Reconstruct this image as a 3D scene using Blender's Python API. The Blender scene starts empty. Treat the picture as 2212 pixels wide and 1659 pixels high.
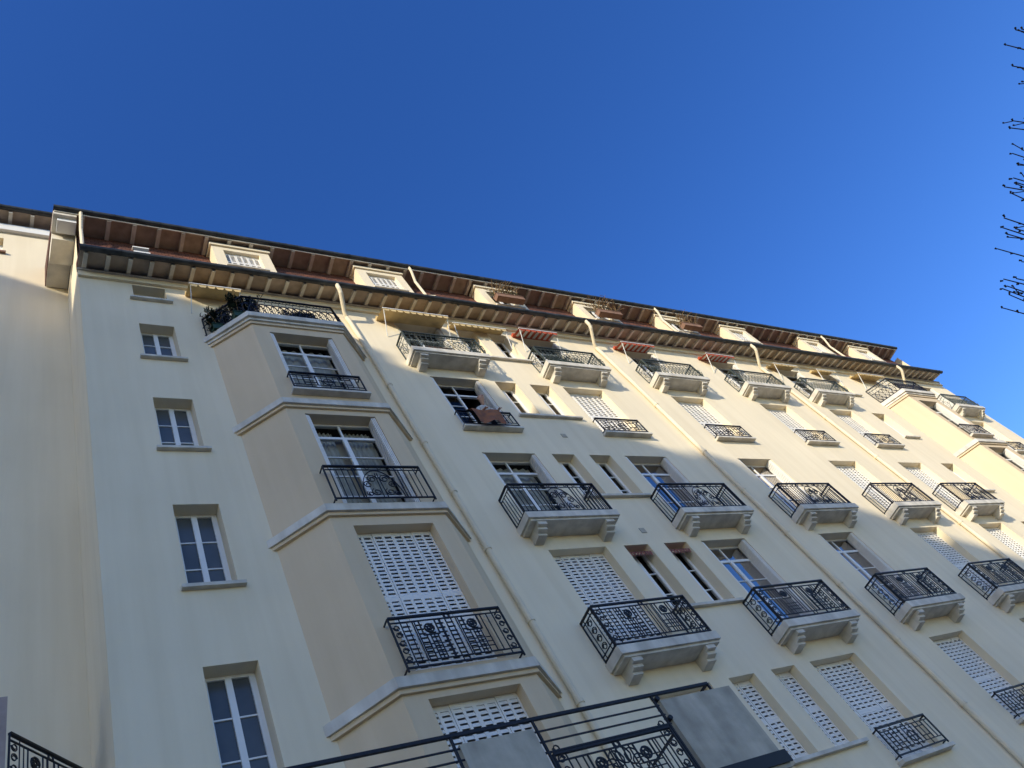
import bpy, bmesh, math, random
from mathutils import Vector, Matrix
random.seed(7)
Z0=1.6   # eye height: heights below are written relative to eye level

# ---------------------------------------------------------------- materials
def mat(name,col,rough=0.8,var=0.08,scale=3.0,bump=0.0,bscale=60,metal=0.0,streak=0.0,spec=0.3,col2=None):
    m=bpy.data.materials.new(name); m.use_nodes=True
    nt=m.node_tree; N=nt.nodes; L=nt.links
    b=N['Principled BSDF']
    b.inputs['Roughness'].default_value=rough
    b.inputs['Metallic'].default_value=metal
    b.inputs['Specular IOR Level'].default_value=spec
    tc=N.new('ShaderNodeTexCoord')
    nz=N.new('ShaderNodeTexNoise'); nz.inputs['Scale'].default_value=scale; nz.inputs['Detail'].default_value=6
    L.new(tc.outputs['Object'],nz.inputs['Vector'])
    cr=N.new('ShaderNodeValToRGB')
    c=col; d=col2 or tuple(x*(1-var*2.2) for x in c); e=c if col2 else tuple(min(1,x*(1+var*0.6)) for x in c)
    cr.color_ramp.elements[0].position=0.3; cr.color_ramp.elements[0].color=(*d,1)
    cr.color_ramp.elements[1].position=0.7; cr.color_ramp.elements[1].color=(*e,1)
    L.new(nz.outputs['Fac'],cr.inputs['Fac'])
    out=cr.outputs['Color']
    if streak>0:
        mp=N.new('ShaderNodeMapping'); mp.inputs['Scale'].default_value=(2.2,2.2,0.12)
        L.new(tc.outputs['Object'],mp.inputs['Vector'])
        n2=N.new('ShaderNodeTexNoise'); n2.inputs['Scale'].default_value=2.0; n2.inputs['Detail'].default_value=8
        L.new(mp.outputs['Vector'],n2.inputs['Vector'])
        r2=N.new('ShaderNodeValToRGB'); r2.color_ramp.elements[0].position=0.35; r2.color_ramp.elements[1].position=0.62
        k=1-streak
        r2.color_ramp.elements[0].color=(k,k*0.99,k*0.97,1); r2.color_ramp.elements[1].color=(1,1,1,1)
        L.new(n2.outputs['Fac'],r2.inputs['Fac'])
        mx=N.new('ShaderNodeMix'); mx.data_type='RGBA'; mx.blend_type='MULTIPLY'; mx.inputs['Factor'].default_value=1
        L.new(out,mx.inputs['A']); L.new(r2.outputs['Color'],mx.inputs['B']); out=mx.outputs['Result']
    L.new(out,b.inputs['Base Color'])
    if bump>0:
        n3=N.new('ShaderNodeTexNoise'); n3.inputs['Scale'].default_value=bscale; n3.inputs['Detail'].default_value=4
        L.new(tc.outputs['Object'],n3.inputs['Vector'])
        bp=N.new('ShaderNodeBump'); bp.inputs['Strength'].default_value=bump; bp.inputs['Distance'].default_value=0.01
        L.new(n3.outputs['Fac'],bp.inputs['Height']); L.new(bp.outputs['Normal'],b.inputs['Normal'])
    return m
M={}
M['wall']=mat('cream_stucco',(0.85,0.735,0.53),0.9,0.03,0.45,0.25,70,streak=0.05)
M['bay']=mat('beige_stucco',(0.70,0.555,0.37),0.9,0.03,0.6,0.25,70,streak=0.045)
M['stone']=mat('pale_stone',(0.72,0.67,0.575),0.85,0.08,2.5,0.3,40,streak=0.2)
M['conc']=mat('grey_concrete',(0.52,0.48,0.39),0.9,0.12,3,0.3,50,streak=0.18)
M['white']=mat('white_paint',(0.82,0.81,0.78),0.45,0.03,2)
M['shut']=mat('shutter_paint',(0.81,0.78,0.72),0.5,0.04,1.5)
M['gap']=mat('shutter_gap',(0.21,0.195,0.17),0.8,0.04,1.5)
M['iron']=mat('black_iron',(0.012,0.012,0.016),0.5,0.1,9,spec=0.35)
M['iron_g']=mat('grey_green_iron',(0.05,0.065,0.06),0.5,0.15,9)
M['zinc']=mat('zinc',(0.07,0.075,0.08),0.5,0.25,4,metal=0.3)
M['pipe']=mat('pipe_paint',(0.76,0.66,0.48),0.6,0.05,2)
M['soff']=mat('soffit_board',(0.46,0.36,0.27),0.8,0.15,3)
M['raft']=mat('rafter_paint',(0.72,0.66,0.55),0.75,0.1,3)
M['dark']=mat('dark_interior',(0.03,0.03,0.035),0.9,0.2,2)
M['frost']=mat('frosted_glass',(0.10,0.11,0.115),0.22,0.15,1.2,spec=0.5)
M['curt']=mat('curtain',(0.65,0.63,0.58),0.9,0.08,6)
M['awn_c']=mat('awning_cream',(0.66,0.49,0.24),0.9,0.1,3)
M['awn_r']=mat('awning_red',(0.50,0.10,0.05),0.9,0.2,3)
M['awn_d']=mat('awning_dark_red',(0.28,0.10,0.085),0.9,0.2,3)  # darker, duller red for the small awnings inside the window recesses
M['leaf']=mat('leaf',(0.05,0.09,0.03),0.7,0.3,6)
M['leaf_d']=mat('conifer_leaf',(0.02,0.04,0.02),0.8,0.3,6)
M['dry']=mat('dry_stem',(0.28,0.18,0.09),0.9,0.3,6)
M['pot']=mat('terracotta',(0.26,0.15,0.10),0.9,0.1,6)
M['pier']=mat('pinkish_render',(0.42,0.33,0.29),0.9,0.1,6)
M['potg']=mat('green_planter',(0.03,0.07,0.04),0.6,0.1,6)
M['bark']=mat('bark',(0.035,0.022,0.018),0.9,0.3,12,0.5,40)
M['asph']=mat('asphalt',(0.05,0.05,0.052),0.9,0.15,4,0.4,80)
M['pave']=mat('pavement',(0.36,0.33,0.28),0.9,0.1,2,0.3,50)
M['line']=mat('road_paint',(0.75,0.75,0.72),0.7,0.05,6)
M['gran']=mat('granite_kerb',(0.33,0.32,0.31),0.8,0.1,20)
M['skin']=mat('skin',(0.55,0.33,0.23),0.55,0.03,5)
M['hair']=mat('hair',(0.06,0.04,0.03),0.6,0.2,30)
M['shirt']=mat('grey_shirt',(0.50,0.49,0.47),0.9,0.05,10)
M['trous']=mat('dark_trousers',(0.03,0.035,0.05),0.9,0.05,10)
M['rug']=mat('rug',(0.34,0.135,0.06),0.95,0.2,7,0.6,90,col2=(0.17,0.085,0.065))
def tiles():
    m=mat('red_tiles',(0.27,0.10,0.06),0.85,0.2,14)
    nt=m.node_tree;N=nt.nodes;L=nt.links;b=N['Principled BSDF']
    br=N.new('ShaderNodeTexBrick'); tc=N.new('ShaderNodeTexCoord'); sp=N.new('ShaderNodeSeparateXYZ'); cb=N.new('ShaderNodeCombineXYZ')
    L.new(tc.outputs['Object'],sp.inputs[0]); L.new(sp.outputs['X'],cb.inputs['X']); L.new(sp.outputs['Z'],cb.inputs['Y'])
    L.new(cb.outputs[0],br.inputs['Vector']); br.inputs['Scale'].default_value=1
    br.inputs['Brick Width'].default_value=0.18; br.inputs['Row Height'].default_value=0.12; br.inputs['Mortar Size'].default_value=0.008
    br.inputs['Color1'].default_value=(0.23,0.095,0.062,1); br.inputs['Color2'].default_value=(0.13,0.06,0.045,1); br.inputs['Mortar'].default_value=(0.03,0.018,0.015,1)
    L.new(br.outputs['Color'],b.inputs['Base Color']); return m
M['tile']=tiles()
def glassmat():
    m=bpy.data.materials.new('window_glass'); m.use_nodes=True; nt=m.node_tree;N=nt.nodes;L=nt.links
    N.remove(N['Principled BSDF']); o=N['Material Output']
    t=N.new('ShaderNodeBsdfTransparent'); t.inputs[0].default_value=(0.76,0.78,0.77,1)
    g=N.new('ShaderNodeBsdfGlossy'); g.inputs['Roughness'].default_value=0.02; g.inputs['Color'].default_value=(.45,.43,.42,1)
    tc=N.new('ShaderNodeTexCoord'); nz=N.new('ShaderNodeTexNoise'); nz.inputs['Scale'].default_value=1.4
    L.new(tc.outputs['Object'],nz.inputs['Vector'])
    bp=N.new('ShaderNodeBump'); bp.inputs['Strength'].default_value=0.15; bp.inputs['Distance'].default_value=0.05
    L.new(nz.outputs['Fac'],bp.inputs['Height']); L.new(bp.outputs['Normal'],g.inputs['Normal'])
    f=N.new('ShaderNodeFresnel'); f.inputs['IOR'].default_value=1.45
    mx=N.new('ShaderNodeMixShader'); L.new(f.outputs[0],mx.inputs[0]); L.new(t.outputs[0],mx.inputs[1]); L.new(g.outputs[0],mx.inputs[2])
    L.new(mx.outputs[0],o.inputs['Surface']); return m
M['glass']=glassmat()

# ---------------------------------------------------------------- mesh builder
class MB:
    def __init__(s): s.v=[]; s.f=[]
    def quad(s,a,b,c,d):
        i=len(s.v); s.v+=[a,b,c,d]; s.f.append((i,i+1,i+2,i+3))
    def box(s,x0,x1,y0,y1,z0,z1):
        i=len(s.v)
        s.v+=[(x0,y0,z0),(x1,y0,z0),(x1,y1,z0),(x0,y1,z0),(x0,y0,z1),(x1,y0,z1),(x1,y1,z1),(x0,y1,z1)]
        for f in ((0,3,2,1),(4,5,6,7),(0,1,5,4),(1,2,6,5),(2,3,7,6),(3,0,4,7)): s.f.append(tuple(i+k for k in f))
    def prism(s,poly,z0,z1):
        n=len(poly); i=len(s.v)
        s.v+=[(x,y,z0) for x,y in poly]+[(x,y,z1) for x,y in poly]
        s.f.append(tuple(i+k for k in range(n))[::-1]); s.f.append(tuple(i+n+k for k in range(n)))
        for k in range(n): s.f.append((i+k,i+(k+1)%n,i+n+(k+1)%n,i+n+k))
    def xprism(s,prof,x0,x1):   # profile in (y,z) extruded along x
        n=len(prof); i=len(s.v)
        s.v+=[(x0,y,z) for y,z in prof]+[(x1,y,z) for y,z in prof]
        s.f.append(tuple(i+k for k in range(n))); s.f.append(tuple(i+n+k for k in range(n))[::-1])
        for k in range(n): s.f.append((i+k,i+n+k,i+n+(k+1)%n,i+(k+1)%n))
    def bar(s,a,b,w,h=None):
        a=Vector(a); b=Vector(b); d=b-a
        if d.length<1e-6: return
        d.normalize(); r=Vector((0,0,1)) if abs(d.z)<0.9 else Vector((0,1,0))
        p=d.cross(r).normalized(); q=p.cross(d); h=h or w; i=len(s.v)
        for o in (a,b):
            for su,sv in ((-1,-1),(1,-1),(1,1),(-1,1)): s.v.append(tuple(o+p*su*w/2+q*sv*h/2))
        for f in ((0,1,2,3),(7,6,5,4),(0,4,5,1),(1,5,6,2),(2,6,7,3),(3,7,4,0)): s.f.append(tuple(i+k for k in f))
    def tube(s,path,r,n=8,cap=True,r1=None):
        P=[Vector(p) for p in path]; rings=[]
        for k,p in enumerate(P):
            d=(P[min(k+1,len(P)-1)]-P[max(k-1,0)]).normalized()
            ref=Vector((0,1,0)) if abs(d.y)<0.9 else Vector((1,0,0))
            u=d.cross(ref).normalized(); w=u.cross(d)
            rr=r if r1 is None else r+(r1-r)*k/(len(P)-1)
            rings.append(len(s.v))
            for j in range(n):
                t=2*math.pi*j/n; s.v.append(tuple(p+u*math.cos(t)*rr+w*math.sin(t)*rr))
        for a,b in zip(rings,rings[1:]):
            for j in range(n): s.f.append((a+j,a+(j+1)%n,b+(j+1)%n,b+j))
        if cap: s.f.append(tuple(rings[0]+j for j in range(n))[::-1]); s.f.append(tuple(rings[-1]+j for j in range(n)))
    def make(s,name,m,parent=None,smooth=False):
        if not s.v: return None
        me=bpy.data.meshes.new(name); me.from_pydata([(x,y,z+Z0) for x,y,z in s.v],[],s.f); me.update()
        bm=bmesh.new(); bm.from_mesh(me); bmesh.ops.recalc_face_normals(bm,faces=bm.faces)
        bm.to_mesh(me); bm.free()
        me.materials.append(m)
        if smooth:
            for p in me.polygons: p.use_smooth=True
        o=bpy.data.objects.new(name,me); bpy.context.scene.collection.objects.link(o)
        if parent: o.parent=parent
        return o
def empty(name):
    e=bpy.data.objects.new(name,None); bpy.context.scene.collection.objects.link(e); return e
class Kit:
    def __init__(s): s.d={}
    def __getitem__(s,k):
        if k not in s.d: s.d[k]=MB()
        return s.d[k]

YF=9.0
B=Kit()       # main building parts, key 'part:material'
def wall(mb,x0,x1,z0,z1,y,ops):
    xs=sorted(set([x0,x1]+[o[0] for o in ops]+[o[1] for o in ops])); zs=sorted(set([z0,z1]+[o[2] for o in ops]+[o[3] for o in ops]))
    for a,b in zip(xs,xs[1:]):
        st=None
        for c,d in zip(zs,zs[1:]):
            mx,mz=(a+b)/2,(c+d)/2
            hole=any(o[0]<mx<o[1] and o[2]<mz<o[3] for o in ops)
            if hole:
                if st is not None: mb.quad((a,y,st),(b,y,st),(b,y,c),(a,y,c)); st=None
            elif st is None: st=c
        if st is not None: mb.quad((a,y,st),(b,y,st),(b,y,z1),(a,y,z1))
def reveal(mb,x0,x1,z0,z1,y,d):
    Y=y+d
    mb.quad((x0,y,z0),(x0,Y,z0),(x0,Y,z1),(x0,y,z1)); mb.quad((x1,y,z0),(x1,Y,z0),(x1,Y,z1),(x1,y,z1))
    mb.quad((x0,y,z1),(x1,y,z1),(x1,Y,z1),(x0,Y,z1)); mb.quad((x0,y,z0),(x1,y,z0),(x1,Y,z0),(x0,Y,z0))
def shutters(x0,x1,y,z0,z1,n):
    s=B['shutters:shut']; B['shutter_back:gap'].quad((x0,y+.03,z0),(x1,y+.03,z0),(x1,y+.03,z1),(x0,y+.03,z1))
    w=(x1-x0)/n
    for i in range(n):
        a=x0+i*w+.003; b=a+w-.006; yo=(-.004 if i%2 else .004)+y
        for c in (a,b-.032): s.box(c,c+.032,yo-.012,yo+.012,z0,z1)
        m=(a+b)/2; s.box(m-.024,m+.024,yo-.012,yo+.012,z0,z1)
        for zc,hh in ((z0,.12),(z1-.09,.09),((z0+z1)/2-.04,.09)): s.box(a+.032,m-.024,yo-.011,yo+.011,zc,zc+hh); s.box(m+.024,b-.032,yo-.011,yo+.011,zc,zc+hh)
        z=z0+.12
        while z<z1-.12:
            for p,q in ((a+.032,m-.024),(m+.024,b-.032)):
                s.xprism([(yo-.012,z),(yo-.005,z),(yo+.010,z+.062),(yo+.003,z+.062)],p,q)
            z+=.085
def folded(x,y,z0,z1,sg,d):
    s=B['shutters:shut']
    for k in range(3):
        xx=x+sg*(.012+k*.03); s.box(min(xx,xx+sg*.02),max(xx,xx+sg*.02),y+.015+k*.008,y+d-.03,z0+.02,z1-.02)
    xx=x+sg*.1; z=z0+.12
    while z<z1-.1:
        s.box(min(xx,xx+sg*.008),max(xx,xx+sg*.008),y+.05,y+d-.06,z,z+.035); z+=.075
def window(x0,x1,y,z0,z1,style,curtain=0,skipright=False):
    f=B['window_frames:white']; g=B['glazing:glass']
    if style=='stair': g=B['frosted_panes:frost']
    t=.05
    f.box(x0,x0+t,y-.02,y+.05,z0,z1); f.box(x1-t,x1,y-.02,y+.05,z0,z1); f.box(x0+t,x1-t,y-.02,y+.05,z1-t,z1); f.box(x0+t,x1-t,y-.02,y+.05,z0,z0+t+.02)
    zt=z1-t
    if style=='french':
        zt=z1-.5; f.box(x0+t,x1-t,y-.018,y+.045,zt,zt+.07)
        f.box((x0+x1)/2-.02,(x0+x1)/2+.02,y-.014,y+.035,zt+.07,z1-t)
    xm=(x0+x1)/2
    if skipright:
        f.box(xm-.05,xm,y-.028,y+.04,z0+t+.02,zt)
    else: f.box(xm-.045,xm+.045,y-.028,y+.04,z0+t+.02,zt)
    for c in (x0+t,x1-t-.035):
        f.box(c,c+.035,y-.026,y+.036,z0+t+.02,zt)
    rows={'stair':3,'french':4,'small':3,'plain':2}[style]
    if style=='stair' and z1-z0<1.2: rows=2
    for k in range(1,rows):
        zz=z0+(zt-z0)*k/rows
        if not skipright: f.box(xm+.045,x1-t-.035,y-.01,y+.02,zz-.012,zz+.012)
        f.box(x0+t+.035,xm-.045,y-.01,y+.02,zz-.012,zz+.012)
    g.quad((x0+t,y+.008,z0+t),(xm if skipright else x1-t,y+.008,z0+t),(xm if skipright else x1-t,y+.008,z1-t),(x0+t,y+.008,z1-t))
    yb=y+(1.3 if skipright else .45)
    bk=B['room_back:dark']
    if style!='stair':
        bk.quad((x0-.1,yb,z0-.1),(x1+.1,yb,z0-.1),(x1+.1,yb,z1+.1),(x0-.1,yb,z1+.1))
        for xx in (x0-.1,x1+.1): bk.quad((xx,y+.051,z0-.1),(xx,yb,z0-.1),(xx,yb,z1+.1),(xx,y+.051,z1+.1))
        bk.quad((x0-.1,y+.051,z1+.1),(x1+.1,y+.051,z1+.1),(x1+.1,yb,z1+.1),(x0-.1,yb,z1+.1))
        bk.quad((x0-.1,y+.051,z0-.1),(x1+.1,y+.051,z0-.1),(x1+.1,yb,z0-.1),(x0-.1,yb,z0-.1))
    if curtain:
        c=B['curtains:curt']
        spans=[(x0+.05,x0+(x1-x0)*.42),(x1-(x1-x0)*.42,x1-.05)] if curtain==1 else [(x0+.05,x1-.05)]
        for a,b in spans:
            n=24; pts=[(a+(b-a)*i/n,y+.16+.03*math.sin(i*1.7)) for i in range(n+1)]
            for p,q in zip(pts,pts[1:]): c.quad((p[0],p[1],z0+.05),(q[0],q[1],z0+.05),(q[0],q[1],z1-.07),(p[0],p[1],z1-.07))

# -------------------------------------------------- ironwork
class Rail:
    def __init__(s,mb,o,U,L,H): s.mb=mb;s.o=Vector(o);s.U=Vector(U).normalized();s.L=L;s.H=H
    def P(s,u,v): return s.o+s.U*u+Vector((0,0,v))
    def b(s,u0,v0,u1,v1,w=.014): s.mb.bar(s.P(u0,v0),s.P(u1,v1),w)
    def arc(s,cu,cv,r,a0=0,a1=6.2832,n=10,w=.012,ry=None,dr=0):
        ry=ry or r; pr=None
        for i in range(n+1):
            t=a0+(a1-a0)*i/n; k=1-dr*i/n
            p=(cu+r*k*math.cos(t),cv+ry*k*math.sin(t))
            if pr: s.b(pr[0],pr[1],p[0],p[1],w)
            pr=p
    def frame(s,low=.06):
        s.mb.bar(s.P(0,s.H),s.P(s.L,s.H),.045,.03)
        s.b(0,low,s.L,low,.025); s.b(0,0,0,s.H,.025); s.b(s.L,0,s.L,s.H,.025)
def railA(r):
    L,H=r.L,r.H; r.frame()
    r.b(0,H-.09,L,H-.09,.018); r.b(0,.15,L,.15,.018)
    if L<.9:
        m=L/2
        for k in (-.11,.11): r.b(m+k,.06,m+k,H)
        for k in range(4): r.arc(m,.24+k*.17,.075,0,9.5,14,.014,dr=.6)
        return
    e=.17
    for a in (e,L-e): r.b(a,.06,a,H)
    for a in (e/2,L-e/2):
        for k in range(5):
            r.arc(a,.21+k*.14,.055,0 if k%2 else 3,9 if k%2 else 12,12,.013,dr=.55)
    med=[L*.31,L*.69]
    for m in med:
        r.arc(m,H-.24,.075,w=.022); r.arc(m,H-.24,.035,w=.02,n=6)
        for k in range(5): t=k*1.2566; r.b(m+.035*math.cos(t),H-.24+.035*math.sin(t),m+.075*math.cos(t),H-.24+.075*math.sin(t),.018)
        r.b(m-.13,H-.09,m-.13,H-.36,.018); r.b(m+.13,H-.09,m+.13,H-.36,.018); r.b(m-.13,H-.36,m+.13,H-.36,.018)
        for k in (-.09,-.03,.03,.09): r.b(m+k,.15,m+k,H-.36-.02*abs(k)*10,.014)
        for k in range(3): r.b(m-.2,.26+k*.08,m+.2-.0,.26+k*.08,.012)
        r.b(m-.2,.15,m-.2,H-.09); r.b(m+.2,.15,m+.2,H-.09)
    for k in (-.05,.05): r.b(L/2+k,.06,L/2+k,H)
    r.arc(L/2,H-.05,.035,n=8,w=.015)
    u=e+.1
    while u<L-e-.05:
        if all(abs(u-m)>.22 for m in med) and abs(u-L/2)>.07: r.b(u,.15,u,H-.09,.013)
        u+=.09
def railB(r):
    L,H=r.L,r.H; r.frame(); r.b(0,H-.1,L,H-.1,.016)
    if L<.9:
        for k in range(1,5): r.b(L*k/5,.06,L*k/5,H-.1,.014)
        return
    c=L/2; u=.11
    while u<L-.06:
        if abs(u-c)>.42: r.b(u,.06,u,H-.1,.014)
        u+=.11
    for sg in (-1,1):
        r.b(c+sg*.42,.06,c+sg*.42,H,.02)
        r.arc(c+sg*.0,.06,.38,math.pi/2-sg*math.pi/2,math.pi/2,10,.016,ry=H-.18)
        r.arc(c+sg*.12,H-.36,.11,0,10,16,.016,dr=.75); r.arc(c+sg*.24,H-.52,.09,1,10,14,.014,dr=.7)
        r.arc(c+sg*.13,.22,.10,2,11,14,.014,dr=.7); r.b(c+sg*.04,.06,c+sg*.02,H-.2,.014)
        r.arc(c+sg*.27,.18,.07,2,11,12,.014,dr=.7)
    n=int(L/.22)
    for k in range(n): r.arc((k+.5)*L/n,H-.05,.035,n=7,w=.010)
def railC(r,w=.012):
    L,H=r.L,r.H; r.frame(.05); n=max(2,int(L/.16)); st=L/n
    r.b(0,H-.14,L,H-.14,.014)
    for k in range(n):
        u=(k+.5)*st
        r.arc(u,H-.07,.055,n=7,w=.010)
        r.arc(u,.30,st*.98,0.2,2.94,7,w,ry=.30); r.arc(u,.36,st*.98,-2.94,-.2,7,w,ry=.30)
        r.arc(u,.33,.05,n=6,w=.010)
        r.b(u-st/2,.05,u-st/2,H-.14,.009)
def railD(r):
    L,H=r.L,r.H; r.frame(.05)
    r.b(0,H-.09,L,H-.09,.016); r.b(0,.15,L,.15,.014)
    n=int(L/.13)
    for k in range(1,n):
        u=L*k/n; r.b(u,.05 if k%3==0 else .15,u,H if k%3==0 else H-.09,.014)
    for m in (L*.25,L*.75):
        r.b(m-.14,.24,m+.14,.24,.016); r.b(m-.14,H-.17,m+.14,H-.17,.016)
        for k in (-.14,.14): r.b(m+k,.15,m+k,H-.09,.016)
    r.arc(L/2,H/2,.11,n=10,w=.016); r.b(L/2-.16,H/2,L/2+.16,H/2,.016)
def balcony(x0,x1,zb,kind,iron='iron',pr=.5,th=.17):
    y0=YF-pr; st=B['balcony_slabs:stone']
    st.box(x0,x1,y0,YF-.001,zb,zb+th); st.box(x0+.05,x1-.05,y0+.05,YF-.002,zb-.05,zb-.001)
    cb=B['corbels:stone']
    for c in (x0+.2,x1-.42):
        cb.xprism([(YF-.003,zb-.051),(y0+.07,zb-.051),(y0+.07,zb-.13),(y0+.15,zb-.14),(y0+.15,zb-.20),(y0+.25,zb-.22),(y0+.25,zb-.27),(YF-.003,zb-.29)],c,c+.22)
    fn={'A':railA,'B':railB,'C':railC}[kind]; mb=B['railings:'+iron]; zt=zb+th; H=.92 if kind!='C' else .86
    fn(Rail(mb,(x0+.05,y0+.05,zt),(1,0,0),x1-x0-.1,H))
    fn(Rail(mb,(x0+.05,y0+.08,zt),(0,1,0),pr-.09,H)); fn(Rail(mb,(x1-.05,y0+.08,zt),(0,1,0),pr-.09,H))
def sill(x0,x1,z,y=YF,p=.1): B['sills:stone'].xprism([(y+.1,z-.07),(y-p,z-.075),(y-p,z-.01),(y+.1,z+.006)],x0-.1,x1+.1)
def juliette(x0,x1,z,y=YF):
    sill(x0,x1,z,y,.16); mb=B['railings:iron']
    railD(Rail(mb,(x0-.04,y-.12,z+.02),(1,0,0),x1-x0+.08,.6))
    for xx in (x0-.04,x1+.04):
        mb.bar((xx,y-.12,z+.6),(xx,y+.02,z+.6),.025); mb.bar((xx,y-.12,z+.07),(xx,y+.02,z+.07),.02)

# -------------------------------------------------- main facade
RD=.27
heads={1:2.25,2:5.68,3:9.2,4:12.47,5:15.8,6:18.75}
zbig={1:-.2,2:3.42,3:6.36,4:9.8,5:13.4,6:16.45}
zsm={1:.5,2:3.98,3:7.39,4:10.84,5:14.14,6:17.16}
cols=[(9.4,10.9),(13.76,15.26),(18.15,19.65),(22.5,24.0),(26.5,28.0),(36.9,38.4)]
ops=[]; 
openbig={(3,1),(3,2),(4,0),(4,1),(4,2),(5,0),(6,0),(6,1),(6,2),(6,3),(6,4),(6,5),(4,5),(3,5)}
for r in range(1,7):
    for c,(a,b) in enumerate(cols):
        ops.append((a,b,zbig[r],heads[r]))
        if (r,c) in openbig:
            window(a,b,YF+RD,zbig[r],heads[r],'french',curtain=(0 if (r,c)==(5,0) else random.choice([0,1,2,0])),skipright=((r,c)==(5,0)))
            folded(b,YF,zbig[r],heads[r],-1,RD); folded(a,YF,zbig[r],heads[r],1,RD)
        else: shutters(a,b,YF+RD-.06,zbig[r],heads[r],4)
        x0,x1=a-.45,b+.45
        if r==3: balcony(x0,x1,6.19,'A')
        elif r==4: balcony(x0,x1,9.63,'B')
        elif r==6: balcony(x0,x1,16.27,'C','iron_g',.5,.18)
        else: juliette(a,b,zbig[r])
    for a,b in ((11.4,12.1),(12.58,13.28),(29.35,30.25)):
        z0=zsm[r]; ops.append((a,b,z0,heads[r]))
        if r in (2,1): shutters(a,b,YF+RD-.06,z0,heads[r],2)
        else: window(a,b,YF+RD,z0,heads[r],'small',curtain=random.choice([0,2]))
        if a>20: sill(a,b,z0)
    sill(11.4,13.28,zsm[r],p=.09)
for a,b,z0,z1 in [(2.57,3.31,5.45,7.39),(2.57,3.31,8.88,10.78),(2.57,3.31,12.35,14.05),(2.57,3.31,15.6,17.1),(2.57,3.31,18.33,19.05),(2.57,3.31,2.0,3.9)]:
    ops.append((a,b,z0,z1)); window(a,b,YF+RD,z0,z1,'stair'); sill(a,b,z0,p=.09)
for o in ops: reveal(B['reveals:wall'],*o,YF,RD)
XL,XR=1.44,40.0
wall(B['facade:wall'],XL,XR,-1.6,19.62,YF,ops)
wm=B['facade:wall']
wm.quad((XL,YF,-1.6),(XL,22,-1.6),(XL,22,22.0),(XL,YF,22.0)) ; wm.quad((XR,YF,-1.6),(XR,22,-1.6),(XR,22,22),(XR,YF,22))
wm.quad((XL,22,-1.6),(XR,22,-1.6),(XR,22,22),(XL,22,22))

# -------------------------------------------------- bays
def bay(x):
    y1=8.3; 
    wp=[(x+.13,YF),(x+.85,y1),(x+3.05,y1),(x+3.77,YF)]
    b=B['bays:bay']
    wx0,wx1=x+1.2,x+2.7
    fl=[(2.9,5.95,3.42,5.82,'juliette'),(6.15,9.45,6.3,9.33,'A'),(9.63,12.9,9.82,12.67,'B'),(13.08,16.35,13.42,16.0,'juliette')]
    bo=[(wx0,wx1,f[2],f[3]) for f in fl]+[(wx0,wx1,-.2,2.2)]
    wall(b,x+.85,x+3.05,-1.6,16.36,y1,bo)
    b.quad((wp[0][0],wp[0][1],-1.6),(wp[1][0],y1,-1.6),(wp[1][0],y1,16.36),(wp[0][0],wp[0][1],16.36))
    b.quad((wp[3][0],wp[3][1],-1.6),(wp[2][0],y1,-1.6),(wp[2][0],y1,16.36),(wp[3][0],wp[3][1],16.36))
    for o in bo: reveal(B['bay_reveals:bay'],*o,y1,RD)
    def poly(e): 
        return [(x+.0-e,YF-.002),(x+.8-e*.4,8.2-e),(x+3.1+e*.4,8.2-e),(x+3.9+e,YF-.002)]
    for zb in (2.75,6.0,9.62,12.9):
        B['bay_slabs:stone'].prism(poly(0),zb,zb+.17)
        B['bay_slabs:bay'].prism(poly(-.05),zb-.07,zb-.001)
    B['bay_slabs:stone'].prism(poly(0.04),16.47,16.66); B['bay_slabs:stone'].prism(poly(-.02),16.38,16.469); B['bay_slabs:bay'].prism(poly(-.06),16.28,16.379)
    for i,f in enumerate(fl+[(0,0,-.2,2.2,'shut')]):
        z0,z1=f[2],f[3]
        if f[4]=='shut' or i in (0,1): shutters(wx0,wx1,y1+RD-.06,z0,z1,4)
        else:
            window(wx0,wx1,y1+RD,z0,z1,'french',curtain=1 if i==2 else 2 if i==3 else 0)
            folded(wx1,y1,z0,z1,-1,RD); folded(wx0,y1,z0,z1,1,RD)
        if f[4]=='juliette' and i==3: juliette(wx0,wx1,z0,y1)
        if f[4] in 'AB':
            fn={'A':railA,'B':railB}[f[4]]; zz={1:6.17,2:9.79}[i]; mb=B['railings:iron']
            fn(Rail(mb,(x+1.0,8.14,zz),(1,0,0),1.9,.95))
            for xx in (x+1.0,x+2.9):
                for hh in (.95,.06): mb.bar((xx,8.14,zz+hh),(xx,8.32,zz+hh),.02)
    zt=16.66; mb=B['railings:iron']
    pts=[Vector((x+.06,YF-.02,zt)),Vector((x+.83,8.24,zt)),Vector((x+3.07,8.24,zt)),Vector((x+3.84,YF-.02,zt))]
    for p,q in zip(pts,pts[1:]): railC(Rail(mb,p,q-p,(q-p).length,.9),.02)
bay(3.92); bay(31.2)
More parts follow.
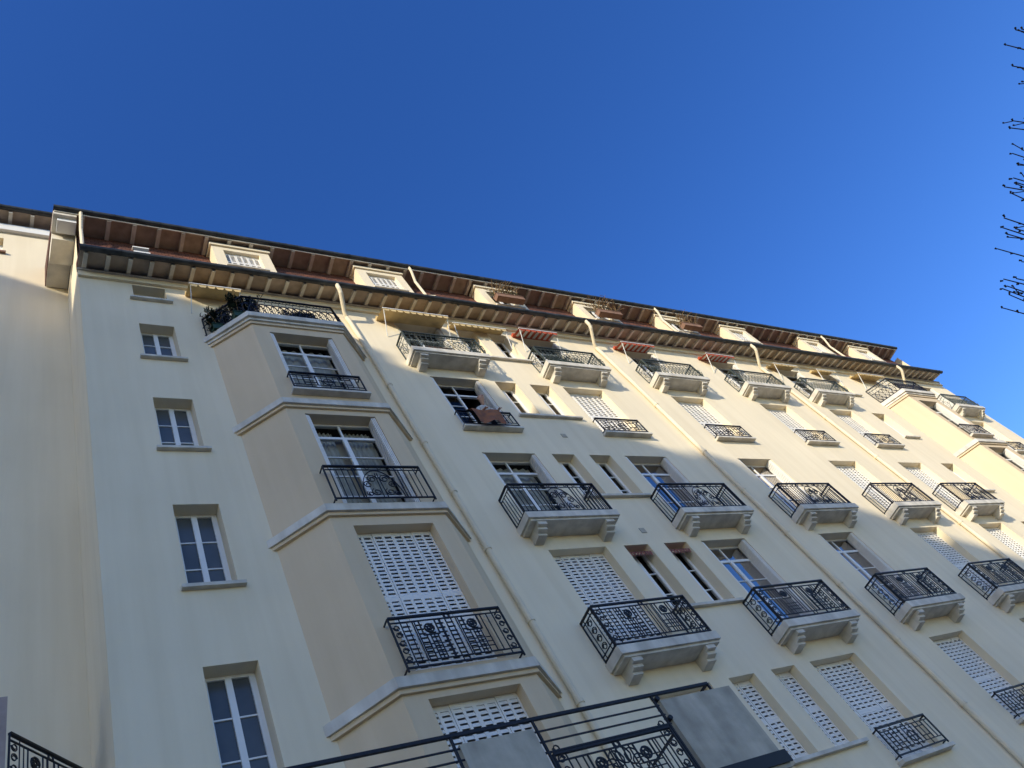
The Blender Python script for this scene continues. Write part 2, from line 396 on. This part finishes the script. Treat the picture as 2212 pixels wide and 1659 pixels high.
# -------------------------------------------------- terrace with concrete panels
ty=7.2; tz=3.33
B['terrace_slab:conc'].box(1.6,9.05,ty,8.19,tz-.2,tz); B['terrace_slab:conc'].box(1.6,9.05,8.19,YF-.003,tz-.2,tz)
B['terrace_fascia:iron'].box(1.58,9.1,ty-.03,ty-.002,tz-.14,tz+.03)
B['terrace_panels:conc'].box(7.64,9.0,ty-.02,ty+.1,3.36,4.42); B['terrace_panels:conc'].box(4.56,5.56,ty-.02,ty+.1,3.36,4.40)
for xx in (1.7,8.85): B['terrace_slab:conc'].box(xx,xx+.15,ty+.1,ty+.25,-1.6,tz-.2)
ir=B['railings:iron']
for zz,w in ((4.53,.04),(4.36,.018),(4.22,.018),(4.08,.022)):
    ir.bar((1.6,ty,zz),(7.6 if zz<4.5 else 8.66,ty,zz),w); ir.bar((8.66,ty,zz),(8.66,8.99,zz),w*.8) if zz>4.5 else None
for xx in (1.6,4.5,5.62,7.56,8.66): ir.bar((xx,ty+.0,3.34),(xx,ty,4.53),.028)
for a,b in ((5.66,7.52),(1.65,4.45)):
    r=Rail(ir,(a,ty,3.34),(1,0,0),b-a,.70); railA(r); c=(b-a)/2
    for k in range(5):
        t=.35+k*.6; r.arc(c+.22*math.cos(t),.3+.2*math.sin(t),.11,n=9,w=.014)
for xx,zz in ((7.62,4.45),(7.62,4.15)): B['railings:iron'].tube([(xx,ty-.04,zz),(xx,ty+.04,zz)],.035,8)
# -------------------------------------------------- eaves, mansard
GL,GR=1.40,39.7
def gutter(y,z,x0,x1,r=.085):
    mb=B['s_gutters:zinc']; n=8; prof=[(y-r*math.cos(math.pi*k/n),z-r*math.sin(math.pi*k/n)) for k in range(n+1)]
    prof+= [(y-(y-p[0])*.85,z-(z-p[1])*.85) for p in prof[::-1]]
    mb.xprism(prof,x0,x1)
    q=B['gutter_straps:zinc']; x=x0+.3
    while x<x1:
        pr=[(y-(r+.006)*math.cos(math.pi*k/n),z-(r+.006)*math.sin(math.pi*k/n)) for k in range(n+1)]
        pr+=[(y-r*math.cos(math.pi*k/n)*1.0,z-r*math.sin(math.pi*k/n)) for k in range(n,-1,-1)]
        q.xprism(pr,x,x+.025); x+=.55
    x=x0+2
    while x<x1:
        mb.xprism([(y-(r+.008)*math.cos(math.pi*k/n),z-(r+.008)*math.sin(math.pi*k/n)) for k in range(n+1)],x,x+.05); x+=2.0
gutter(8.36,19.42,GL,GR)
# lower eave
B['soffit:soff'].xprism([(8.44,19.40),(9.06,19.56),(9.06,19.60),(8.44,19.44)],GL+.02,GR-.02)
x=GL+.1
while x<GR-.1:
    B['rafters:raft'].xprism([(8.45,19.31),(8.999,19.44),(8.999,19.556),(8.45,19.398)],x,x+.09); x+=.48
B['skirt_roof:tile'].xprism([(8.42,19.445),(9.07,19.61),(9.07,20.0),(8.42,19.50)],GL+.01,GR-.01)
B['cornice:wall'].box(XL-.02,XR+.02,8.93,8.999,19.12,19.36); B['cornice:stone'].box(XL-.04,XR+.04,8.89,8.998,19.362,19.41)
# mansard courses
n=18
for k in range(n):
    z=19.95+k*(2.05/n); y=8.98+.2*k/n
    B['mansard:tile'].xprism([(y-.02,z),(y+.04,z),(y+.04,z+2.05/n+.01),(y,z+2.05/n+.01)],1.5,39.4)
B['mansard_core:dark'].box(1.46,39.5,9.25,9.4,19.6,22.0)
# upper eave
UG=.9
gutter(8.54,22.12,UG,39.6)
B['soffit:soff'].box(UG+.03,39.5,8.60,9.5,22.06,22.10); B['soffit:raft'].box(UG+.02,XL-.01,9.501,10.78,22.04,22.10)
x=UG+.62
while x<39.4:
    B['rafters:raft'].box(x,x+.1,8.61,9.4,21.95,22.058); x+=.62
B['fascia:raft'].box(UG+.02,39.52,8.575,8.60,21.98,22.12)
B['upper_roof:tile'].xprism([(8.52,22.125),(14,25),(22,22.2),(22,22.05),(8.52,22.105)],UG,39.55)
B['fascia:raft'].box(.90,1.43,8.602,9.15,21.86,22.038); B['fascia:raft'].box(.92,1.43,9.16,9.85,21.55,22.038)
B['fascia:white'].box(1.0,1.43,8.70,9.05,21.70,21.858)
# dormers
DX=[(4.78,6.39),(9.1,10.7),(13.5,15.1),(17.8,19.4),(22.0,23.6),(25.85,27.4),(31.2,32.7),(35.2,36.8)]
for i,(a,b) in enumerate(DX):
    y=8.76
    o=(a+.3,b-.3,20.55,21.6)
    wall(B['dormers:wall'],a,b,19.75,21.94,y,[o]); reveal(B['dormers:wall'],*o,y,.14)
    for xx in (a,b): B['dormers:wall'].quad((xx,y,19.75),(xx,9.3,19.75),(xx,9.3,21.94),(xx,y,21.94))
    B['dormers:wall'].quad((a,y,21.94),(b,y,21.94),(b,9.3,21.94),(a,9.3,21.94))
    B['dormers:wall'].box(a-.05,b+.05,y-.05,9.2,21.80,21.93)
    if i in (2,3,4): window(o[0],o[1],y+.15,o[2],o[3],'plain')
    else: shutters(o[0],o[1],y+.11,o[2],o[3],3)
    B['dormer_sills:stone'].box(o[0]-.08,o[1]+.08,y-.07,y+.05,o[2]-.06,o[2]+.004)
B['skylight:white'].box(2.75,3.15,8.92,9.02,20.9,21.0); B['skylight:white'].box(2.75,3.15,8.95,9.06,21.3,21.36); B['skylight:frost'].box(2.77,3.13,8.96,9.04,21.0,21.3)
# pipes
pp=B['s_downpipes:pipe']
for x in (7.96,16.85,25.35,35.8):
    pp.tube([(x-.25,8.36,19.36),(x-.25,8.36,19.1),(x-.23,8.42,18.98),(x-.12,8.82,18.62),(x-.06,8.91,18.5),(x-.04,8.91,18.2),(x,8.91,16.2),(x,8.91,-1.5)],.06,10)
    for z in (15,12.6,10.9,9.2,7.4,5.7,4.0,2): pp.tube([(x,8.91,z),(x,8.91,z+.07)],.075,10)
for x in (1.52,11.0,22.0,33.0): pp.tube([(x,8.54,22.05),(x,8.56,21.8),(x,8.70,21.3),(x,8.70,20.3),(x,8.42,19.7)],.045,8)
B['vents:conc'].box(12.2,12.35,8.985,8.998,9.55,9.7); B['vents:conc'].box(12.2,12.35,8.985,8.998,13.2,13.35)
# awnings
def awning(x0,x1,z,p,k,drop=.12):
    m=B['awnings:'+k]; n=max(3,int((x1-x0)/.2)); w=(x1-x0)/n
    for i in range(n*2):
        q=B['awnings:'+(k if i%2==0 or k=='awn_c' else 'curt')]; a=x0+i*w/2
        q.quad((a,YF-.06,z+.14),(a+w/2,YF-.06,z+.14),(a+w/2,YF-p,z),(a,YF-p,z))
    m.box(x0,x1,YF-.12,YF-.02,z+.145,z+.24)
    for i in range(n):
        a=x0+i*w; m.quad((a,YF-p,z),(a+w,YF-p,z),(a+w*.8,YF-p+.005,z-drop),(a+w*.2,YF-p+.005,z-drop))
    for xx in (x0+.04,x1-.04): B['awning_arms:white'].bar((xx,YF-p+.02,z-.01),(xx,YF-.02,z-.75),.018)
    B['awning_arms:white'].bar((x0,YF-p,z+.01),(x1,YF-p,z+.01),.03)
for a in ((8.85,10.95,18.55,.5,'awn_c'),(11.2,13.1,18.6,.3,'awn_c'),(13.5,15.0,18.55,.42,'awn_r'),(17.75,19.3,18.55,.42,'awn_r'),(21.95,23.5,18.55,.4,'awn_r'),(25.9,27.4,18.55,.35,'awn_c'),(28.8,30.1,18.6,.3,'awn_c'),(31.6,33.6,18.55,.4,'awn_c'),(3.75,5.0,18.6,.45,'awn_c')): awning(*a)
for a,b in ((11.4,12.1),(12.58,13.28)):
    m=B['awnings:awn_d']; m.quad((a+.02,YF+.2,9.15),(b-.02,YF+.2,9.15),(b-.02,YF+.03,9.02),(a+.02,YF+.03,9.02))
    for i in range(7):
        w=(b-a-.04)/7; q=a+.02+i*w; m.quad((q,YF+.03,9.02),(q+w*.9,YF+.03,9.02),(q+w*.7,YF+.032,8.9),(q+w*.2,YF+.032,8.9))
main=empty('apartment_building')
def keyname(k): return k.split(':')[0].replace('s_','') if k.startswith('s_') else k.split(':')[0]
for k,mb in B.d.items(): mb.make(keyname(k),M[k.split(':')[1]],main,smooth=False)

# -------------------------------------------------- left wing
B=Kit()
WY=10.8
wo=[(-1.2,-.12,23.9,24.9),(-2.2,-.9,20.3,22.3),(-2.2,-.9,16.9,18.9),(-2.2,-.9,13.5,15.5),(-2.2,-.9,10,12),(-2.2,-.9,6.5,8.8)]
wall(B['facade:wall'],-16,XL-.002,-1.6,25.75,WY,wo)
for o in wo: reveal(B['reveals:wall'],*o,WY,.25); window(o[0],o[1],WY+.25,o[2],o[3],'small'); 
for o in wo[:1]: B['sills:pot'].box(o[0]-.08,o[1]+.08,WY-.08,WY+.05,o[2]-.09,o[2]-.005)
for o in wo[1:]: sill(o[0],o[1],o[2],WY)
B['facade:wall'].quad((-16,WY,-1.6),(-16,22,-1.6),(-16,22,25.7),(-16,WY,25.7)); B['facade:wall'].quad((XL-.002,WY,22.2),(XL-.002,22,22.2),(XL-.002,22,25.7),(XL-.002,WY,25.7))
gutter(10.3,26.02,-16.3,1.5)
B['soffit:soff'].xprism([(10.36,25.95),(10.9,25.95),(10.9,26.0),(10.36,26.0)],-16.2,1.5)
x=-16
while x<1.4: B['rafters:raft'].box(x,x+.1,10.37,10.799,25.84,25.948); x+=.55
B['cornice:white'].box(-16,1.43,10.68,10.798,25.3,25.7)
B['roof:tile'].xprism([(10.28,26.03),(15,28.5),(22,26),(10.28,26.01)],-16.3,1.5)
# corner balcony with pier
B['balcony_slabs:stone'].prism([(-1.5,9.4),(.36,9.4),(1.42,10.6),(1.42,10.79),(-1.5,10.79)],6.1,6.27)
B['pier:pier'].box(.15,.38,9.42,9.65,6.271,7.66)
railA(Rail(B['railings:iron'],(.42,9.54,6.28),(1.0,1.12,0),1.42,.93)); railA(Rail(B['railings:iron'],(-1.5,9.45,6.28),(1,0,0),1.62,.93))
wing=empty('apartment_building')
for k,mb in B.d.items(): mb.make(keyname(k),M[k.split(':')[1]],wing)

# -------------------------------------------------- tall block across the street (casts the big shadow)
B=Kit(); X1=-28; yb0,yb1=-34,-7; H=33.9
blk=[]
for r in range(10):
    for c in range(8): a=-58+c*3.7; blk.append((a,a+1.5,-.2+r*3.3,1.8+r*3.3))
wall(B['walls:bay'],-60,X1,-1.6,H,yb1,blk)
for o in blk:
    B['window_glass:frost'].quad((o[0],yb1-.2,o[2]),(o[1],yb1-.2,o[2]),(o[1],yb1-.2,o[3]),(o[0],yb1-.2,o[3])); reveal(B['walls:bay'],*o,yb1,-.2)
    B['window_frames:white'].box((o[0]+o[1])/2-.05,(o[0]+o[1])/2+.05,yb1-.19,yb1-.13,o[2],o[3])
w=B['walls:bay']; w.quad((X1,yb0,-1.6),(X1,yb1,-1.6),(X1,yb1,H),(X1,yb0,H)); w.quad((-60,yb0,-1.6),(-60,yb1,-1.6),(-60,yb1,H),(-60,yb0,H)); w.quad((-60,yb0,-1.6),(X1,yb0,-1.6),(X1,yb0,H),(-60,yb0,H))
B['roof:zinc'].box(-60.2,X1+.05,yb0-.2,yb1+.2,H+.001,H+.15)
B['shadow_block:wall'].box(-33,X1-.02,-9.4,-7.2,H+.151,H+2.2)  # unseen roof block, added to lift the shadow edge on the left wing
for y in (-15.6,-17.4,-22): B['chimneys:pot'].box(-29.2,-28.3,y,y+.7,H+.151,H+.9)
b2=empty('apartment_building')
for k,mb in B.d.items(): mb.make(keyname(k),M[k.split(':')[1]],b2)

# -------------------------------------------------- ground
def single(name,m,fn):
    mb=MB(); fn(mb); return mb.make(name,M[m])
single('ground','asph',lambda m:m.quad((-400,-400,-1.62),(400,-400,-1.62),(400,400,-1.62),(-400,400,-1.62)))
single('road','asph',lambda m:m.quad((-200,-4.5,-1.616),(200,-4.5,-1.616),(200,3.5,-1.616),(-200,3.5,-1.616)))
single('pavement','pave',lambda m:m.box(-200,200,3.66,10.79,-1.619,-1.5))
single('pavement','pave',lambda m:m.box(-200,200,-7,-4.66,-1.619,-1.5))
single('kerb','gran',lambda m:m.box(-200,200,3.5,3.655,-1.62,-1.495))
single('kerb','gran',lambda m:m.box(-200,200,-4.655,-4.5,-1.62,-1.495))
def ln(m):
    for i in range(-30,30): m.quad((i*5,-.56,-1.612),(i*5+2.5,-.56,-1.612),(i*5+2.5,-.44,-1.612),(i*5,-.44,-1.612))
single('road_marking','line',ln)

# -------------------------------------------------- plants
def foliage(mb,c,rx,ry,rz,n,s):
    for _ in range(n):
        while True:
            p=Vector((random.uniform(-1,1),random.uniform(-1,1),random.uniform(-1,1)))
            if p.length<1: break
        p=Vector((c[0]+p.x*rx,c[1]+p.y*ry,c[2]+p.z*rz))
        u=Vector((random.gauss(0,1),random.gauss(0,1),random.gauss(0,1))).normalized()*s; v=u.orthogonal().normalized()*s*.5
        mb.quad(tuple(p-u),tuple(p+v),tuple(p+u),tuple(p-v))
def planter(x,y,z,w,lm,h,n,stems=0,ls=.035):
    e=empty('potted_plant'); a=MB(); a.box(x-w/2,x+w/2,y-.11,y+.11,z,z+.2); a.box(x-w/2-.015,x+w/2+.015,y-.125,y+.125,z+.2,z+.225); a.make('planter',M['pot' if lm!='leaf_d' else 'potg'],e)
    b=MB()
    for k in range(int(w/.16)+1):
        foliage(b,(x-w/2+.08+k*.16+random.uniform(-.05,.05),y,z+.2+h*random.uniform(.3,.6)),.15,.13,h*random.uniform(.35,.6),n,ls)
    b.make('foliage',M[lm],e)
    if stems:
        c=MB()
        for _ in range(stems):
            p=Vector((random.uniform(x-w/2,x+w/2),y,z+.2)); d=Vector((random.uniform(-.4,.4),random.uniform(-.4,.1),random.uniform(.35,.95)))
            c.bar(p,p+d*.6,.014); c.bar(p+d*.6,p+d*.6+Vector((d.x*.6,d.y*.5,d.z*.1)),.012)
            foliage(c,tuple(p+d*.8),.08,.06,.1,8,.035)
        c.make('dry_stems',M['dry'],e)
planter(14.2,8.50,20.5,1.1,'leaf',.45,80,46); planter(18.6,8.50,20.5,1.1,'leaf',.4,70,42); planter(22.9,8.50,20.5,1.0,'dry',.35,60,36)
planter(4.3,8.80,16.67,.45,'leaf_d',1.15,330,6,.05); planter(4.75,8.42,16.67,.55,'leaf_d',1.15,330,6,.05); planter(6.1,8.42,16.67,.7,'leaf_d',.6,200,0,.05)
planter(14.3,8.7,16.46,1.2,'leaf_d',.5,80,0,.04); planter(9.9,8.7,16.46,.8,'leaf',.35,50)

# -------------------------------------------------- pollarded street tree
tr=empty('street_tree'); T=MB(); tx,tyy=15.3,-.9
T.tube([(tx,tyy,-1.62),(tx+.03,tyy,0),(tx,tyy+.05,1.8),(tx-.02,tyy,3.4)],.24,12,r1=.17)
W=MB()
for k in range(15):
    hy=-2.6+3.9*k/14; hx=tx+.75*math.sin(k*2.4); hz=6.0-.66*hy-.5*(hx-tx)*-1+random.uniform(-.2,.12)
    T.tube([(tx,tyy,3.2),(tx+(hx-tx)*.5,tyy+(hy-tyy)*.5,4.4),(hx,hy,5.2),(hx,hy,hz)],.12,9,r1=.06)
    T.tube([(hx,hy,hz-.08),(hx,hy,hz),(hx,hy,hz+.1)],.11,8)
    for j in range(6):
        a=random.uniform(0,6.28); sp=random.uniform(.03,.25); ln_=random.uniform(1.3,2.2)
        p0=Vector((hx,hy,hz)); d=Vector((math.cos(a)*sp,math.sin(a)*sp,1)).normalized()
        pts=[p0+d*ln_*q+Vector((random.uniform(-.03,.03),random.uniform(-.03,.03),0)) for q in (0,.25,.5,.75,1)]
        W.tube([tuple(p) for p in pts],.02,5,r1=.010)
        for q in (.35,.5,.62,.74,.86,1):
            p=p0+d*ln_*q; s=random.choice((-1,1))
            e=p+Vector((s*random.uniform(.01,.04),random.uniform(-.04,.04),.035)); W.tube([tuple(p),tuple((p+e)/2),tuple(e)],.013,5,r1=.020)
            if random.random()<.2:
                e2=p+Vector((random.uniform(-.12,.12),random.uniform(-.16,.16),random.uniform(.12,.25))); W.tube([tuple(p),tuple(e2)],.009,5); W.tube([tuple(e2),tuple(e2+Vector((0,0,.03)))],.016,5)
T.make('trunk_and_limbs',M['bark'],tr); W.make('twigs',M['bark'],tr)

# -------------------------------------------------- person shaking out a rug
pe=empty('person')
def skin(name,verts,edges,m,root=0,sub=2):
    me=bpy.data.meshes.new(name); me.from_pydata([(v[0],v[1],v[2]+Z0) for v in verts],edges,[]); o=bpy.data.objects.new(name,me)
    bpy.context.scene.collection.objects.link(o); o.parent=pe
    o.modifiers.new('skin','SKIN'); 
    for i,v in enumerate(verts): me.skin_vertices[0].data[i].radius=(v[3],v[4] if len(v)>4 else v[3])
    me.skin_vertices[0].data[root].use_root=True
    s=o.modifiers.new('sub','SUBSURF'); s.levels=sub; s.render_levels=sub
    me.materials.append(m); return o
px=10.42
skin('torso_and_sleeves',[(px,9.32,13.98,.15,.12),(px,9.24,14.15,.15,.11),(px,9.12,14.34,.17,.12),(px,9.04,14.46,.12,.09),(px,9.01,14.51,.055),
 (px-.19,9.06,14.42,.06),(px-.27,8.98,14.2,.05),(px-.26,8.87,14.1,.042),(px+.19,9.06,14.42,.06),(px+.26,8.98,14.2,.05),(px+.2,8.87,14.1,.042)],
 [(0,1),(1,2),(2,3),(3,4),(3,5),(5,6),(6,7),(3,8),(8,9),(9,10)],M['shirt'])
skin('neck_and_head',[(px,9.0,14.5,.05),(px,8.96,14.58,.05),(px,8.92,14.67,.085,.095),(px,8.90,14.75,.085,.1),(px,8.91,14.81,.06,.07)],[(0,1),(1,2),(2,3),(3,4)],M['skin'])
skin('hair',[(px,8.96,14.68,.085),(px,8.94,14.77,.093,.1),(px,8.92,14.83,.06)],[(0,1),(1,2)],M['hair'])
skin('trousers',[(px,9.34,13.98,.14,.11),(px,9.36,13.9,.14,.11),(px-.09,9.4,13.78,.09),(px-.1,9.4,13.4,.065),(px-.1,9.45,13.1,.05),(px+.09,9.4,13.78,.09),(px+.1,9.4,13.4,.065),(px+.1,9.45,13.1,.05)],[(0,1),(1,2),(2,3),(3,4),(1,5),(5,6),(6,7)],M['trous'])
fc=MB()
for s in (-1,1): fc.tube([(px+s*.035,8.81,14.72),(px+s*.035,8.80,14.72)],.01,6); fc.tube([(px+s*.088,8.93,14.68),(px+s*.1,8.93,14.74)],.014,6)
fc.tube([(px,8.83,14.73),(px,8.79,14.69)],.012,6); fc.tube([(px-.02,8.815,14.65),(px+.02,8.815,14.65)],.006,6); fc.make('face_features',M['skin'],pe)
for s in (-1,1):
    bx=px-.26 if s<0 else px+.2; ex=bx+(.02 if s<0 else -.03)
    vs=[(bx,8.88,14.1,.034),(ex,8.80,14.06,.03),(ex,8.76,14.04,.034,.018)]; es=[(0,1),(1,2)]
    for j,l in enumerate((.055,.065,.06,.048)):
        i=len(vs); ox=(j-1.5)*.019; vs+=[(ex+ox,8.735,14.035,.009),(ex+ox,8.715,14.02-.01,.0085),(ex+ox,8.72,14.0-l*.4,.008)]; es+=[(2,i),(i,i+1),(i+1,i+2)]
    i=len(vs); vs+=[(ex-s*.035,8.765,14.03,.0095),(ex-s*.045,8.74,14.0,.009)]; es+=[(2,i),(i,i+1)]
    skin('hand',vs,es,M['skin'],0,1)
rg=MB(); nx,ny=18,16; x0,x1=9.66,10.42
def rp(i,j):
    u=i/nx; v=j/ny; x=x0+(x1-x0)*u+.06*math.sin(v*3)*(u-.3); sag=.05*math.sin(u*math.pi)
    y=8.86-.16*min(1,v*4)-.05*math.sin(u*9+v*3)*v; z=14.05-.02*math.sin(u*7)-(v*.72)-sag*(1-v)
    return (x,y,z)
for i in range(nx):
    for j in range(ny): rg.quad(rp(i,j),rp(i+1,j),rp(i+1,j+1),rp(i,j+1))
rg.make('rug',M['rug'])

# -------------------------------------------------- camera, sun, sky
cam=bpy.data.cameras.new('camera'); co=bpy.data.objects.new('camera',cam); bpy.context.scene.collection.objects.link(co)
r=Vector((0.8320,-0.3437,-0.4354)); fw=Vector((0.5504,0.4144,0.7248))
fw.normalize(); r=(r-fw*r.dot(fw)).normalized(); up=r.cross(fw)
mt=Matrix((( r.x,up.x,-fw.x,0),(r.y,up.y,-fw.y,0),(r.z,up.z,-fw.z,Z0),(0,0,0,1)))
co.matrix_world=mt; cam.sensor_width=36; cam.lens=27.39; cam.clip_end=2000; cam.clip_start=.05
bpy.context.scene.camera=co
d=Vector((1.5,1.0,-0.73)).normalized()
sl=bpy.data.lights.new('sun','SUN'); so=bpy.data.objects.new('sun',sl); bpy.context.scene.collection.objects.link(so)
sl.energy=5.0; sl.angle=math.radians(.5); sl.color=(1,.90,.70); so.rotation_euler=d.to_track_quat('-Z','Y').to_euler()
wd=bpy.data.worlds.new('World'); bpy.context.scene.world=wd; wd.use_nodes=True; N=wd.node_tree.nodes; L=wd.node_tree.links
sk=N.new('ShaderNodeTexSky'); sk.sky_type='NISHITA'; sk.sun_disc=False; sk.sun_elevation=math.asin(-d.z); sk.sun_rotation=math.atan2(-d.x,-d.y)%(2*math.pi)
sk.altitude=300; sk.air_density=1.0; sk.dust_density=.5; sk.ozone_density=2.5
gm=N.new('ShaderNodeGamma'); gm.inputs['Gamma'].default_value=1.12; L.new(sk.outputs[0],gm.inputs['Color'])
hs=N.new('ShaderNodeHueSaturation'); hs.inputs['Hue'].default_value=.516; hs.inputs['Saturation'].default_value=1.24; hs.inputs['Value'].default_value=1.5; L.new(gm.outputs[0],hs.inputs['Color'])
bg=N['Background']; bg.inputs['Strength'].default_value=.15; L.new(hs.outputs[0],bg.inputs['Color'])
sc=bpy.context.scene; sc.view_settings.view_transform='Standard'; sc.view_settings.look='None'; sc.view_settings.exposure=0
